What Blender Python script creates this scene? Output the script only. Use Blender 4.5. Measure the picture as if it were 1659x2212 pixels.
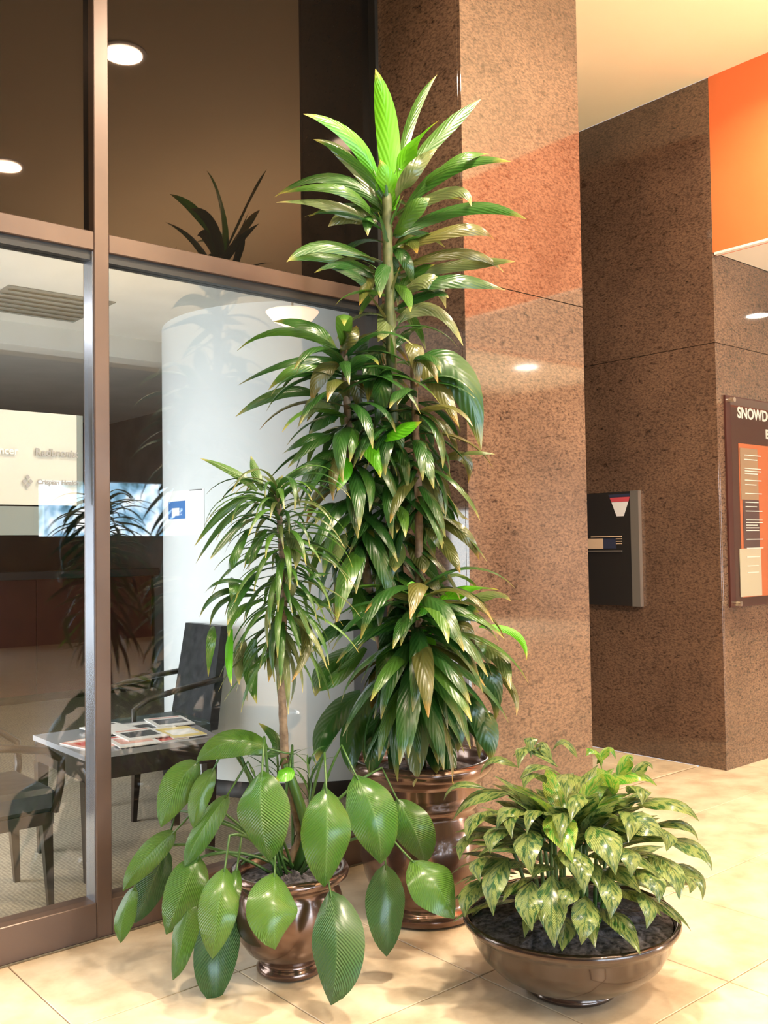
import bpy, math, random
from mathutils import Vector, Matrix, Euler
R = math.radians
random.seed(7)
for o in list(bpy.data.objects): bpy.data.objects.remove(o)
scene = bpy.context.scene
COL = scene.collection

# ------------------------------------------------------------------ camera
F_PX, CX, CY, EYE = 2080.0, 829.5, 1106.0, 1.5
yaw = R(40.4); pitch = math.atan((1180.0 - CY) / F_PX); roll = math.atan(0.015)
fwd0 = Vector((math.sin(yaw), math.cos(yaw), 0))
FW = fwd0 * math.cos(pitch) + Vector((0, 0, 1)) * math.sin(pitch)
r0 = FW.cross(Vector((0, 0, 1))).normalized(); u0 = r0.cross(FW)
RT = r0 * math.cos(roll) - u0 * math.sin(roll)
UP = r0 * math.sin(roll) + u0 * math.cos(roll)
CAM = Vector((0, 0, EYE))
cd = bpy.data.cameras.new('camera'); cam = bpy.data.objects.new('camera', cd); COL.objects.link(cam)
cam.matrix_world = Matrix((( RT.x, UP.x, -FW.x, CAM.x), (RT.y, UP.y, -FW.y, CAM.y), (RT.z, UP.z, -FW.z, CAM.z), (0, 0, 0, 1)))
cd.sensor_fit = 'VERTICAL'; cd.sensor_height = 24; cd.lens = 24 * F_PX / 2212; cd.clip_start = 0.05
scene.camera = cam

# ------------------------------------------------------------------ world, lights, exposure
vs = scene.view_settings
vs.view_transform = 'Standard'; vs.look = 'None'; vs.gamma = 1; vs.use_curve_mapping = False
vs.exposure = 0.35
w = bpy.data.worlds.new('world'); scene.world = w; w.use_nodes = True
w.node_tree.nodes['Background'].inputs[0].default_value = (0.75, 0.85, 1.0, 1)
w.node_tree.nodes['Background'].inputs[1].default_value = 1.0

def area(name, loc, rot, sx, sy, power, col, shape='RECTANGLE', spread=180):
    l = bpy.data.lights.new(name, 'AREA'); l.shape = shape; l.size = sx
    if shape in ('RECTANGLE', 'ELLIPSE'): l.size_y = sy
    l.energy = power; l.color = col; l.spread = R(spread)
    o = bpy.data.objects.new(name, l); o.location = loc; o.rotation_euler = rot; COL.objects.link(o); return o
WARM = (1.0, 0.83, 0.62)
CEIL = 4.607
# daylight entering through the entrance glazing behind the camera, and an added far-right light
area('entrance_daylight', (1.0, -7.7, 1.6), (R(90), 0, 0), 6.5, 2.8, 100, (0.80, 0.90, 1.0))
area('side_fill_light', (12.5, -7.7, 1.6), (R(90), 0, 0), 2.2, 2.8, 600, (1.0, 0.90, 0.76))  # added to light the granite fronts; no such entrance is known
# added floating uplight to brighten the lobby ceiling
area('ceiling_uplight_fill', (4.5, -1.0, 3.0), (R(180), 0, 0), 0.5, 4.5, 270, WARM)
# added side light for the round office column, then the ceiling panel lamp
area('office_side_fill', (0.2, 5.0, 1.0), (R(90), 0, R(-90)), 2.2, 1.6, 92, (0.93, 0.97, 1.0))  # unseen, stands mid-office with no window; brightens the white column
area('office_panel_lamp', (0.2, 5.6, 2.9), (0, 0, 0), 1.2, 0.6, 30, (0.97, 0.97, 1.0))

# ------------------------------------------------------------------ materials
MATS = {}
def new_mat(name):
    m = bpy.data.materials.new(name); m.use_nodes = True
    nt = m.node_tree; b = nt.nodes['Principled BSDF']; MATS[name] = m
    return m, nt, b
def N(nt, t, **kw):
    n = nt.nodes.new(t)
    for k, v in kw.items(): setattr(n, k, v)
    return n
def simple(name, col, rough=0.5, metal=0.0, spec=0.5, emit=None, es=0):
    m, nt, b = new_mat(name)
    b.inputs['Base Color'].default_value = (*col, 1); b.inputs['Roughness'].default_value = rough
    b.inputs['Metallic'].default_value = metal; b.inputs['Specular IOR Level'].default_value = spec
    if emit: b.inputs['Emission Color'].default_value = (*emit, 1); b.inputs['Emission Strength'].default_value = es
    return m
def ramp(nt, stops, interp='LINEAR'):
    r = N(nt, 'ShaderNodeValToRGB'); r.color_ramp.interpolation = interp
    e = r.color_ramp.elements
    while len(e) < len(stops): e.new(0.5)
    for k, (p, c) in enumerate(stops): e[k].position = p; e[k].color = (*c, 1)
    return r
def mix(nt, blend='MIX'):
    return N(nt, 'ShaderNodeMixRGB', blend_type=blend)

def granite(name, light, mid, dark, rough=0.05, ior=1.7):
    m, nt, b = new_mat(name); L = nt.links
    tc = N(nt, 'ShaderNodeTexCoord'); mp = N(nt, 'ShaderNodeMapping')
    mp.inputs['Scale'].default_value = (1, 1, 1.9); mp.inputs['Rotation'].default_value = (R(18), R(18), 0)
    L.new(tc.outputs['Object'], mp.inputs[0])
    n1 = N(nt, 'ShaderNodeTexNoise'); n1.inputs['Scale'].default_value = 52; n1.inputs['Detail'].default_value = 9; n1.inputs['Roughness'].default_value = 0.72
    L.new(mp.outputs[0], n1.inputs['Vector'])
    rp = ramp(nt, [(0.30, dark), (0.44, mid), (0.56, light), (0.75, tuple(min(1, c * 1.25) for c in light))])
    L.new(n1.outputs['Fac'], rp.inputs[0])
    n2 = N(nt, 'ShaderNodeTexNoise'); n2.inputs['Scale'].default_value = 2.2; n2.inputs['Detail'].default_value = 4
    L.new(tc.outputs['Object'], n2.inputs['Vector'])
    r2 = ramp(nt, [(0.3, (0.72, 0.70, 0.70)), (0.7, (1.15, 1.12, 1.08))]); L.new(n2.outputs['Fac'], r2.inputs[0])
    mu = mix(nt, 'MULTIPLY'); mu.inputs[0].default_value = 1; L.new(rp.outputs[0], mu.inputs[1]); L.new(r2.outputs[0], mu.inputs[2])
    n3 = N(nt, 'ShaderNodeTexNoise'); n3.inputs['Scale'].default_value = 19; n3.inputs['Detail'].default_value = 6; n3.inputs['Distortion'].default_value = 0.6
    L.new(mp.outputs[0], n3.inputs['Vector'])
    r3 = ramp(nt, [(0.27, (0.4, 0.36, 0.36)), (0.42, (1, 1, 1))]); L.new(n3.outputs['Fac'], r3.inputs[0])
    m3 = mix(nt, 'MULTIPLY'); m3.inputs[0].default_value = 1; L.new(mu.outputs[0], m3.inputs[1]); L.new(r3.outputs[0], m3.inputs[2])
    L.new(m3.outputs[0], b.inputs['Base Color'])
    b.inputs['Roughness'].default_value = rough; b.inputs['IOR'].default_value = ior
    return m
granite('granite', (0.165, 0.097, 0.062), (0.098, 0.057, 0.037), (0.020, 0.013, 0.011))

def tile_mat():
    m, nt, b = new_mat('tile'); L = nt.links
    g = N(nt, 'ShaderNodeNewGeometry'); oi = N(nt, 'ShaderNodeObjectInfo')
    n = N(nt, 'ShaderNodeTexNoise'); n.inputs['Scale'].default_value = 4.5; n.inputs['Detail'].default_value = 7; n.inputs['Roughness'].default_value = 0.6
    L.new(g.outputs['Position'], n.inputs['Vector'])
    r = ramp(nt, [(0.34, (0.50, 0.385, 0.26)), (0.5, (0.66, 0.53, 0.38)), (0.66, (0.76, 0.64, 0.48))]); L.new(n.outputs['Fac'], r.inputs[0])
    hs = N(nt, 'ShaderNodeHueSaturation'); mr = N(nt, 'ShaderNodeMapRange')
    mr.inputs['To Min'].default_value = 0.93; mr.inputs['To Max'].default_value = 1.06
    L.new(oi.outputs['Random'], mr.inputs['Value']); L.new(mr.outputs[0], hs.inputs['Value']); L.new(r.outputs[0], hs.inputs['Color'])
    L.new(hs.outputs[0], b.inputs['Base Color']); b.inputs['Roughness'].default_value = 0.28
    return m
tile_mat()
simple('grout', (0.22, 0.15, 0.09), 0.9)

def noisy(name, a, c, scale, rough=0.6, bump=0.0, **kw):
    m, nt, b = new_mat(name); L = nt.links
    tc = N(nt, 'ShaderNodeTexCoord'); n = N(nt, 'ShaderNodeTexNoise'); n.inputs['Scale'].default_value = scale; n.inputs['Detail'].default_value = 5
    L.new(tc.outputs['Object'], n.inputs['Vector'])
    r = ramp(nt, [(0.35, a), (0.65, c)]); L.new(n.outputs['Fac'], r.inputs[0]); L.new(r.outputs[0], b.inputs['Base Color'])
    b.inputs['Roughness'].default_value = rough
    if bump:
        bp = N(nt, 'ShaderNodeBump'); bp.inputs['Strength'].default_value = bump; bp.inputs['Distance'].default_value = 0.01
        L.new(n.outputs['Fac'], bp.inputs['Height']); L.new(bp.outputs[0], b.inputs['Normal'])
    for k, v in kw.items(): b.inputs[k].default_value = v
    return m
simple('dark_floor', (0.3,0.2,0.1), 0.5)
noisy('cream_paint', (0.86, 0.74, 0.49), (0.88, 0.77, 0.52), 1.5, 0.8)
noisy('orange_paint', (0.80, 0.17, 0.045), (0.84, 0.19, 0.055), 1.5, 0.55)
noisy('white_paint', (0.80, 0.74, 0.66), (0.83, 0.77, 0.69), 1.5, 0.8)
noisy('lobby_wall', (0.14, 0.085, 0.05), (0.18, 0.11, 0.065), 2, 0.6)
noisy('office_ceiling', (0.55, 0.54, 0.50), (0.60, 0.59, 0.55), 3, 0.9)
noisy('office_grey', (0.10, 0.105, 0.10), (0.14, 0.145, 0.14), 3, 0.9)
noisy('office_white', (0.72, 0.77, 0.79), (0.78, 0.82, 0.84), 2, 0.7)
noisy('black_wall', (0.010, 0.009, 0.009), (0.018, 0.016, 0.015), 2, 0.8)
noisy('bronze_frame', (0.105, 0.066, 0.050), (0.135, 0.086, 0.064), 3, 0.34, Metallic=0.3)
simple('frame_edge_sheen', (0.42, 0.44, 0.50), 0.25, 0.8)  # bluish-white reflection on the mullion side, put into the colour
simple('gasket', (0.012, 0.011, 0.010), 0.5)
simple('black_glass', (0.006, 0.005, 0.004), 0.02, 0, 0.34)
MATS['black_glass'].node_tree.nodes['Principled BSDF'].inputs['Specular Tint'].default_value = (1, 0.74, 0.60, 1)
noisy('desk_red', (0.055, 0.011, 0.009), (0.075, 0.015, 0.011), 4, 0.4)
simple('dark_counter', (0.035, 0.036, 0.038), 0.25)
noisy('dark_wood', (0.022, 0.014, 0.010), (0.04, 0.026, 0.018), 12, 0.35)
simple('table_top', (0.33, 0.33, 0.35), 0.15)
noisy('leather', (0.028, 0.029, 0.031), (0.045, 0.046, 0.050), 20, 0.42, 0.15)
noisy('leather_blue', (0.05, 0.07, 0.07), (0.08, 0.10, 0.10), 20, 0.45, 0.15)
noisy('soil', (0.008, 0.007, 0.010), (0.12, 0.11, 0.13), 60, 0.75, 0.6)
noisy('cane', (0.12, 0.075, 0.045), (0.26, 0.18, 0.11), 30, 0.7, 0.4)
noisy('cane_green', (0.055, 0.075, 0.02), (0.10, 0.11, 0.04), 30, 0.6, 0.3)
simple('stem_green', (0.05, 0.12, 0.022), 0.4)
simple('sprout_white', (0.55, 0.50, 0.40), 0.6)
simple('frosted', (0.58, 0.57, 0.54), 0.6)
simple('grey_film', (0.20, 0.23, 0.23), 0.5)
simple('print_grey', (0.20, 0.20, 0.20), 0.6)
simple('print_pale', (0.48, 0.48, 0.46), 0.6)
simple('chrome', (0.75, 0.72, 0.68), 0.15, 1)
simple('steel', (0.50, 0.45, 0.40), 0.35, 0.8)
simple('unit_black', (0.022, 0.019, 0.018), 0.3)
simple('paper', (0.93, 0.93, 0.93), 0.6)
simple('label_white', (0.75, 0.72, 0.72), 0.5)
simple('label_red', (0.55, 0.07, 0.09), 0.5)
simple('label_blue', (0.03, 0.035, 0.07), 0.5)
simple('tan_card', (0.60, 0.42, 0.28), 0.5)
simple('poster_blue', (0.10, 0.25, 0.60), 0.4)
simple('board_brown', (0.06, 0.018, 0.014), 0.3)
simple('board_orange', (0.62, 0.15, 0.05), 0.35)
simple('board_tan', (0.40, 0.24, 0.14), 0.35)
simple('board_plum', (0.09, 0.045, 0.045), 0.35)
simple('board_cream', (0.60, 0.50, 0.36), 0.4)
simple('letter_white', (0.85, 0.80, 0.74), 0.5)
simple('mag_red', (0.60, 0.09, 0.07), 0.3); simple('mag_yellow', (0.80, 0.62, 0.20), 0.3)
simple('mag_white', (0.85, 0.83, 0.80), 0.3); simple('mag_dark', (0.10, 0.10, 0.11), 0.3); simple('mag_pink', (0.75, 0.40, 0.34), 0.3)
simple('lamp_lens', (1, 0.9, 0.75), 0.4, emit=(1, 0.93, 0.80), es=26)
simple('lamp_lens_dim', (1, 0.9, 0.75), 0.4, emit=(1, 0.95, 0.90), es=2.0)
simple('opal', (0.9, 0.75, 0.62), 0.35, emit=(1.0, 0.70, 0.50), es=1.0)
simple('trim_white', (0.75, 0.70, 0.62), 0.4)

def bronze_pot(name, a, c, rough):
    m, nt, b = new_mat(name); L = nt.links
    tc = N(nt, 'ShaderNodeTexCoord'); n = N(nt, 'ShaderNodeTexNoise'); n.inputs['Scale'].default_value = 3.0; n.inputs['Detail'].default_value = 5
    L.new(tc.outputs['Object'], n.inputs['Vector'])
    r = ramp(nt, [(0.35, a), (0.65, c)]); L.new(n.outputs['Fac'], r.inputs[0]); L.new(r.outputs[0], b.inputs['Base Color'])
    b.inputs['Metallic'].default_value = 0.75; b.inputs['Roughness'].default_value = rough
    b.inputs['Coat Weight'].default_value = 0.6; b.inputs['Coat Roughness'].default_value = 0.05
    return m
bronze_pot('pot_bronze', (0.12, 0.070, 0.052), (0.19, 0.11, 0.08), 0.20)
bronze_pot('pot_bowl', (0.050, 0.034, 0.029), (0.095, 0.060, 0.046), 0.20)

def carpet():
    m, nt, b = new_mat('carpet'); L = nt.links
    g = N(nt, 'ShaderNodeNewGeometry'); v = N(nt, 'ShaderNodeTexVoronoi'); v.inputs['Scale'].default_value = 55; v.inputs['Randomness'].default_value = 0.25
    L.new(g.outputs['Position'], v.inputs['Vector'])
    r = ramp(nt, [(0.2, (0.36, 0.30, 0.21)), (0.6, (0.19, 0.155, 0.11))]); L.new(v.outputs['Distance'], r.inputs[0])
    L.new(r.outputs[0], b.inputs['Base Color']); b.inputs['Roughness'].default_value = 0.95
carpet()

def glass_mat():
    m = bpy.data.materials.new('clear_glass'); m.use_nodes = True; MATS['clear_glass'] = m
    nt = m.node_tree; nt.nodes.clear(); L = nt.links
    o = N(nt, 'ShaderNodeOutputMaterial'); mx = N(nt, 'ShaderNodeMixShader'); t = N(nt, 'ShaderNodeBsdfTransparent'); g = N(nt, 'ShaderNodeBsdfGlossy')
    t.inputs[0].default_value = (0.93, 0.94, 0.93, 1); g.inputs['Roughness'].default_value = 0.01
    f = N(nt, 'ShaderNodeFresnel'); gg = N(nt, 'ShaderNodeNewGeometry'); mm = N(nt, 'ShaderNodeMapRange')
    mm.inputs['To Min'].default_value = 1.55; mm.inputs['To Max'].default_value = 1/1.55
    L.new(gg.outputs['Backfacing'], mm.inputs['Value']); L.new(mm.outputs[0], f.inputs['IOR'])
    L.new(f.outputs[0], mx.inputs[0]); L.new(t.outputs[0], mx.inputs[1]); L.new(g.outputs[0], mx.inputs[2]); L.new(mx.outputs[0], o.inputs[0])
glass_mat()

def outdoors():
    m, nt, b = new_mat('outdoors'); L = nt.links
    g = N(nt, 'ShaderNodeNewGeometry'); n = N(nt, 'ShaderNodeTexNoise'); n.inputs['Scale'].default_value = 2.6; n.inputs['Detail'].default_value = 6
    L.new(g.outputs['Position'], n.inputs['Vector'])
    r = ramp(nt, [(0.36, (0.04, 0.10, 0.12)), (0.46, (0.22, 0.42, 0.60)), (0.56, (0.60, 0.78, 0.95)), (0.64, (1, 1, 1))]); L.new(n.outputs['Fac'], r.inputs[0])
    b.inputs['Base Color'].default_value = (0, 0, 0, 1); L.new(r.outputs[0], b.inputs['Emission Color']); b.inputs['Emission Strength'].default_value = 14
outdoors()

def leaf_mat(name, c_lo, c_hi, rib, vein=0.0, veg=None, rough=0.3, trans=0.25, tipcol=None, edge=None):
    """UV: u along the blade, v across it"""
    m, nt, b = new_mat(name); L = nt.links
    uv = N(nt, 'ShaderNodeUVMap'); sx = N(nt, 'ShaderNodeSeparateXYZ'); L.new(uv.outputs[0], sx.inputs[0])
    oi = N(nt, 'ShaderNodeObjectInfo')
    tc = N(nt, 'ShaderNodeTexCoord')
    base = mix(nt); base.inputs[1].default_value = (*c_lo, 1); base.inputs[2].default_value = (*c_hi, 1)
    L.new(oi.outputs['Random'], base.inputs[0])
    out = base.outputs[0]
    # distance from the midrib
    ab = N(nt, 'ShaderNodeMath', operation='SUBTRACT'); ab.inputs[1].default_value = 0.5; L.new(sx.outputs['Y'], ab.inputs[0])
    ab2 = N(nt, 'ShaderNodeMath', operation='ABSOLUTE'); L.new(ab.outputs[0], ab2.inputs[0])
    # herringbone coordinate for the side veins
    hb = N(nt, 'ShaderNodeMath', operation='MULTIPLY_ADD'); hb.inputs[1].default_value = -0.55; L.new(ab2.outputs[0], hb.inputs[0]); L.new(sx.outputs['X'], hb.inputs[2])
    cb = N(nt, 'ShaderNodeCombineXYZ'); L.new(hb.outputs[0], cb.inputs[0])
    wv = N(nt, 'ShaderNodeTexWave'); wv.inputs['Scale'].default_value = 9.0 if vein else 3; wv.inputs['Distortion'].default_value = 0.6
    L.new(cb.outputs[0], wv.inputs['Vector'])
    if veg:
        mp = N(nt, 'ShaderNodeMapping'); mp.inputs['Scale'].default_value = (10, 5, 1)
        cb2 = N(nt, 'ShaderNodeCombineXYZ'); L.new(hb.outputs[0], cb2.inputs[0]); L.new(sx.outputs['Y'], cb2.inputs[1])
        mr = N(nt, 'ShaderNodeMath', operation='MULTIPLY'); mr.inputs[1].default_value = 20; L.new(oi.outputs['Random'], mr.inputs[0]); L.new(mr.outputs[0], cb2.inputs[2])
        L.new(cb2.outputs[0], mp.inputs[0])
        nz = N(nt, 'ShaderNodeTexNoise'); nz.inputs['Scale'].default_value = 1.0; nz.inputs['Detail'].default_value = 3; L.new(mp.outputs[0], nz.inputs['Vector'])
        rr = ramp(nt, [(0.40, (0, 0, 0)), (0.52, (1, 1, 1))]); L.new(nz.outputs['Fac'], rr.inputs[0])
        vg = mix(nt); vg.inputs[2].default_value = (*veg, 1); L.new(rr.outputs[0], vg.inputs[0]); L.new(out, vg.inputs[1]); out = vg.outputs[0]
    rb = ramp(nt, [(0.0, (1, 1, 1)), (0.035, (0, 0, 0))]); L.new(ab2.outputs[0], rb.inputs[0])
    rm = mix(nt); rm.inputs[2].default_value = (*rib, 1); L.new(rb.outputs[0], rm.inputs[0]); L.new(out, rm.inputs[1]); out = rm.outputs[0]
    if edge:
        re = ramp(nt, [(0.40, (0, 0, 0)), (0.5, (1, 1, 1))]); L.new(ab2.outputs[0], re.inputs[0])
        em = mix(nt); em.inputs[2].default_value = (*edge, 1); L.new(re.outputs[0], em.inputs[0]); L.new(out, em.inputs[1]); out = em.outputs[0]
    if tipcol:
        rt = ramp(nt, [(0.86, (0, 0, 0)), (1.0, (1, 1, 1))]); L.new(sx.outputs['X'], rt.inputs[0])
        tm = mix(nt); tm.inputs[2].default_value = (*tipcol, 1); L.new(rt.outputs[0], tm.inputs[0]); L.new(out, tm.inputs[1]); out = tm.outputs[0]
    L.new(out, b.inputs['Base Color']); b.inputs['Roughness'].default_value = rough
    b.inputs['Coat Weight'].default_value = 0.6; b.inputs['Coat Roughness'].default_value = 0.22
    bp = N(nt, 'ShaderNodeBump'); bp.inputs['Strength'].default_value = 0.85 if vein else 0.3; bp.inputs['Distance'].default_value = 0.004
    L.new(wv.outputs['Fac'], bp.inputs['Height']); L.new(bp.outputs[0], b.inputs['Normal'])
    tr = N(nt, 'ShaderNodeBsdfTranslucent'); L.new(out, tr.inputs[0]); ms = N(nt, 'ShaderNodeMixShader'); ms.inputs[0].default_value = trans
    o = nt.nodes['Material Output']; L.new(b.outputs[0], ms.inputs[1]); L.new(tr.outputs[0], ms.inputs[2]); L.new(ms.outputs[0], o.inputs[0])
    return m
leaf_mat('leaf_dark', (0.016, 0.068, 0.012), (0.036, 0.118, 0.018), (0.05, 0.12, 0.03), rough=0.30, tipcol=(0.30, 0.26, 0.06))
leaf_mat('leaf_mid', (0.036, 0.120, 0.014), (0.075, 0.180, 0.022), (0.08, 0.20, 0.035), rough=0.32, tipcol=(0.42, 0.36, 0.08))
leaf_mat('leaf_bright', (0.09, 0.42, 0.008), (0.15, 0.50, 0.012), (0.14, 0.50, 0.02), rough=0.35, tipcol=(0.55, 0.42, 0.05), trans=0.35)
leaf_mat('leaf_olive', (0.070, 0.085, 0.018), (0.130, 0.125, 0.030), (0.11, 0.13, 0.04), rough=0.3, tipcol=(0.45, 0.25, 0.05))
leaf_mat('leaf_pale', (0.085, 0.125, 0.035), (0.15, 0.185, 0.065), (0.14, 0.19, 0.06), rough=0.25, tipcol=(0.5, 0.42, 0.15))
leaf_mat('leaf_lily', (0.058, 0.185, 0.018), (0.105, 0.235, 0.028), (0.12, 0.27, 0.06), vein=1, rough=0.27, trans=0.2, edge=(0.08, 0.19, 0.02))
leaf_mat('leaf_lily_dark', (0.035, 0.115, 0.028), (0.06, 0.15, 0.035), (0.07, 0.17, 0.05), vein=1, rough=0.4, trans=0.2)
leaf_mat('leaf_variegated', (0.020, 0.100, 0.020), (0.040, 0.140, 0.022), (0.04, 0.15, 0.03), vein=1, veg=(0.29, 0.37, 0.10), rough=0.3, trans=0.2)
leaf_mat('leaf_variegated_new', (0.07, 0.36, 0.02), (0.11, 0.42, 0.03), (0.09, 0.40, 0.05), vein=1, veg=(0.38, 0.52, 0.08), rough=0.3, trans=0.3)
M = MATS

# ------------------------------------------------------------------ mesh helpers
def link_mesh(name, verts, faces, mat, parent=None, smooth=False, uvs=None):
    me = bpy.data.meshes.new(name); me.from_pydata([tuple(v) for v in verts], [], faces)
    if smooth: me.polygons.foreach_set('use_smooth', [True] * len(me.polygons))
    if uvs:
        l = me.uv_layers.new(name='UVMap')
        for p in me.polygons:
            for li in p.loop_indices: l.data[li].uv = uvs[me.loops[li].vertex_index]
    me.materials.append(M[mat]); me.update()
    o = bpy.data.objects.new(name, me); COL.objects.link(o)
    if parent: o.parent = parent
    return o
class MB:
    def __init__(s): s.v = []; s.f = []
    def box(s, x0, x1, y0, y1, z0, z1, bev=0.0):
        n = len(s.v)
        if bev <= 0:
            s.v += [Vector(p) for p in ((x0,y0,z0),(x1,y0,z0),(x1,y1,z0),(x0,y1,z0),(x0,y0,z1),(x1,y0,z1),(x1,y1,z1),(x0,y1,z1))]
            s.f += [tuple(n + i for i in q) for q in ((0,3,2,1),(4,5,6,7),(0,1,5,4),(1,2,6,5),(2,3,7,6),(3,0,4,7))]
        else:
            b = bev
            rings = []
            for z, i in ((z0, b), (z0 + b, 0), (z1 - b, 0), (z1, b)):
                c = []
                for (px, py, dx, dy) in ((x0,y0,1,1),(x1,y0,-1,1),(x1,y1,-1,-1),(x0,y1,1,-1)):
                    k = b
                    if (dx, dy) in ((1,1),(-1,-1)):
                        c += [(px + dx*(i), py + dy*(k+i*0.0), z), (px + dx*k, py + dy*i, z)]
                    else:
                        c += [(px + dx*k, py + dy*i, z), (px + dx*i, py + dy*k, z)]
                rings.append(c)
            for c in rings: s.v += [Vector(p) for p in c]
            for a in range(3):
                for k in range(8):
                    s.f.append((n+a*8+k, n+a*8+(k+1)%8, n+(a+1)*8+(k+1)%8, n+(a+1)*8+k))
            s.f.append(tuple(n+7-k for k in range(8))); s.f.append(tuple(n+24+k for k in range(8)))
        return s
    def hexa(s, pts):     # 8 points: bottom four ccw, top four
        n = len(s.v); s.v += [Vector(p) for p in pts]
        s.f += [tuple(n + i for i in q) for q in ((0,3,2,1),(4,5,6,7),(0,1,5,4),(1,2,6,5),(2,3,7,6),(3,0,4,7))]; return s
    def lathe(s, cx, cy, prof, seg=48):
        n = len(s.v); m = len(prof)
        for k in range(seg):
            a = 2*math.pi*k/seg
            for r, z in prof: s.v.append(Vector((cx + r*math.cos(a), cy + r*math.sin(a), z)))
        for k in range(seg):
            for j in range(m-1):
                a = n + k*m + j; b_ = n + ((k+1)%seg)*m + j
                s.f.append((a, b_, b_+1, a+1))
        return s
    def tube(s, pts, rad, seg=8, cap=True):
        n = len(s.v); pts = [Vector(p) for p in pts]; m = len(pts)
        rr = rad if isinstance(rad, (list, tuple)) else [rad]*m
        for i, p in enumerate(pts):
            t = (pts[min(i+1, m-1)] - pts[max(i-1, 0)]).normalized()
            a = t.cross(Vector((0.31, 0.52, 0.13)) if abs(t.z) > 0.9 else Vector((0,0,1))).normalized(); b = t.cross(a)
            for k in range(seg):
                an = 2*math.pi*k/seg; s.v.append(p + a*math.cos(an)*rr[i] + b*math.sin(an)*rr[i])
        for i in range(m-1):
            for k in range(seg):
                s.f.append((n+i*seg+k, n+i*seg+(k+1)%seg, n+(i+1)*seg+(k+1)%seg, n+(i+1)*seg+k))
        if cap:
            s.f.append(tuple(n+k for k in range(seg))[::-1]); s.f.append(tuple(n+(m-1)*seg+k for k in range(seg)))
        return s
    def build(s, name, mat, parent=None, smooth=False):
        return link_mesh(name, s.v, s.f, mat, parent, smooth)
def box(name, mat, parent, *a, bev=0.0): return MB().box(*a, bev=bev).build(name, mat, parent)
def thing(name, label, cat, loc=(0,0,0), group=None):
    o = bpy.data.objects.new(name, None); COL.objects.link(o); o.location = loc; o.empty_display_size = 0.1
    o['label'] = label; o['category'] = cat
    if group: o['group'] = group
    return o
def tag(o, label, cat, group=None):
    o['label'] = label; o['category'] = cat
    if group: o['group'] = group
    return o
def struct(o, label=None):
    o['kind'] = 'structure'
    if label: o['label'] = label
    return o
def local(parent, o):          # keep the world placement of a child built in world coordinates
    o.parent = parent; o.matrix_parent_inverse = Matrix.Translation(-Vector(parent.location)); return o
def text(name, body, mat, parent, loc, rot, size, extr=0.0015, align='LEFT'):
    c = bpy.data.curves.new(name, 'FONT'); c.body = body; c.size = size; c.extrude = extr; c.offset = size*0.022; c.align_x = align
    t = bpy.data.objects.new(name, c); COL.objects.link(t)
    dg = bpy.context.evaluated_depsgraph_get(); me = bpy.data.meshes.new_from_object(t.evaluated_get(dg)); bpy.data.objects.remove(t)
    me.materials.clear(); me.materials.append(M[mat])
    o = bpy.data.objects.new(name, me); COL.objects.link(o); o.location = loc; o.rotation_euler = rot
    if parent: local(parent, o)
    return o

# ------------------------------------------------------------------ floor
GY = 3.61                                   # plane of the storefront glass
fl = struct(box('floor', 'grout', None, -5, 15, -8, 3.61, -0.10, -0.006), 'beige stone tile lobby floor')
rf = struct(box('floor', 'grout', None, 3.93, 5.8, 3.61, 6.5, -0.10, -0.006), 'beige stone tile floor of the recess'); 
tiles = {}
def add_tile(x0, x1, y0, y1, parent):
    key = (round(x1-x0, 3), round(y1-y0, 3))
    g = 0.0022
    if key not in tiles:
        tiles[key] = MB().box(g, key[0]-g, g, key[1]-g, -0.02, 0.0, bev=0.0018).build('tile', 'tile', parent)
        tiles[key].location = (x0, y0, 0)
    else:
        c = tiles[key].copy(); COL.objects.link(c); c.parent = parent; c.location = (x0, y0, 0)
ys = [2.395 + 0.6*k for k in range(-6, 3)]
for i in range(-1, 12):
    x0 = 1.84 + 0.6*(i-1)
    for j in range(len(ys)-1):
        y1 = min(ys[j+1], GY)
        if ys[j] >= GY - 0.02: continue
        add_tile(x0, x0+0.6, ys[j], y1, fl)
    if 4 <= i <= 7: pass
for (xa, xb) in ((3.935, 4.24), (4.24, 4.84), (4.84, 5.44), (5.44, 5.798)):
  if xb > 5:
    for (ya, yb) in ((3.61, 3.9), (3.9, 4.195), (4.195, 4.795), (4.795, 5.395), (5.395, 5.995), (5.995, 6.48)):
        add_tile(xa, xb, ya, yb, rf)
for nm, a in (('floor', (-5, 15, -8, ys[0], -0.02, 0)), ('floor', (-5, 1.84-1.2, ys[0], GY, -0.02, 0)), ('floor', (1.84+0.6*11, 15, ys[0], 3.4, -0.02, 0))):
    struct(box('floor', 'tile', None, *a), 'plain outlying lobby floor')
of = struct(box('floor', 'carpet', None, -5, 3.9, 3.61, 3.9, -0.1, 0.0), 'office carpet edge'); of = struct(box('floor', 'carpet', None, -5, 4.92, 3.9, 10.8, -0.1, 0.0), 'beige woven office carpet')

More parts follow.
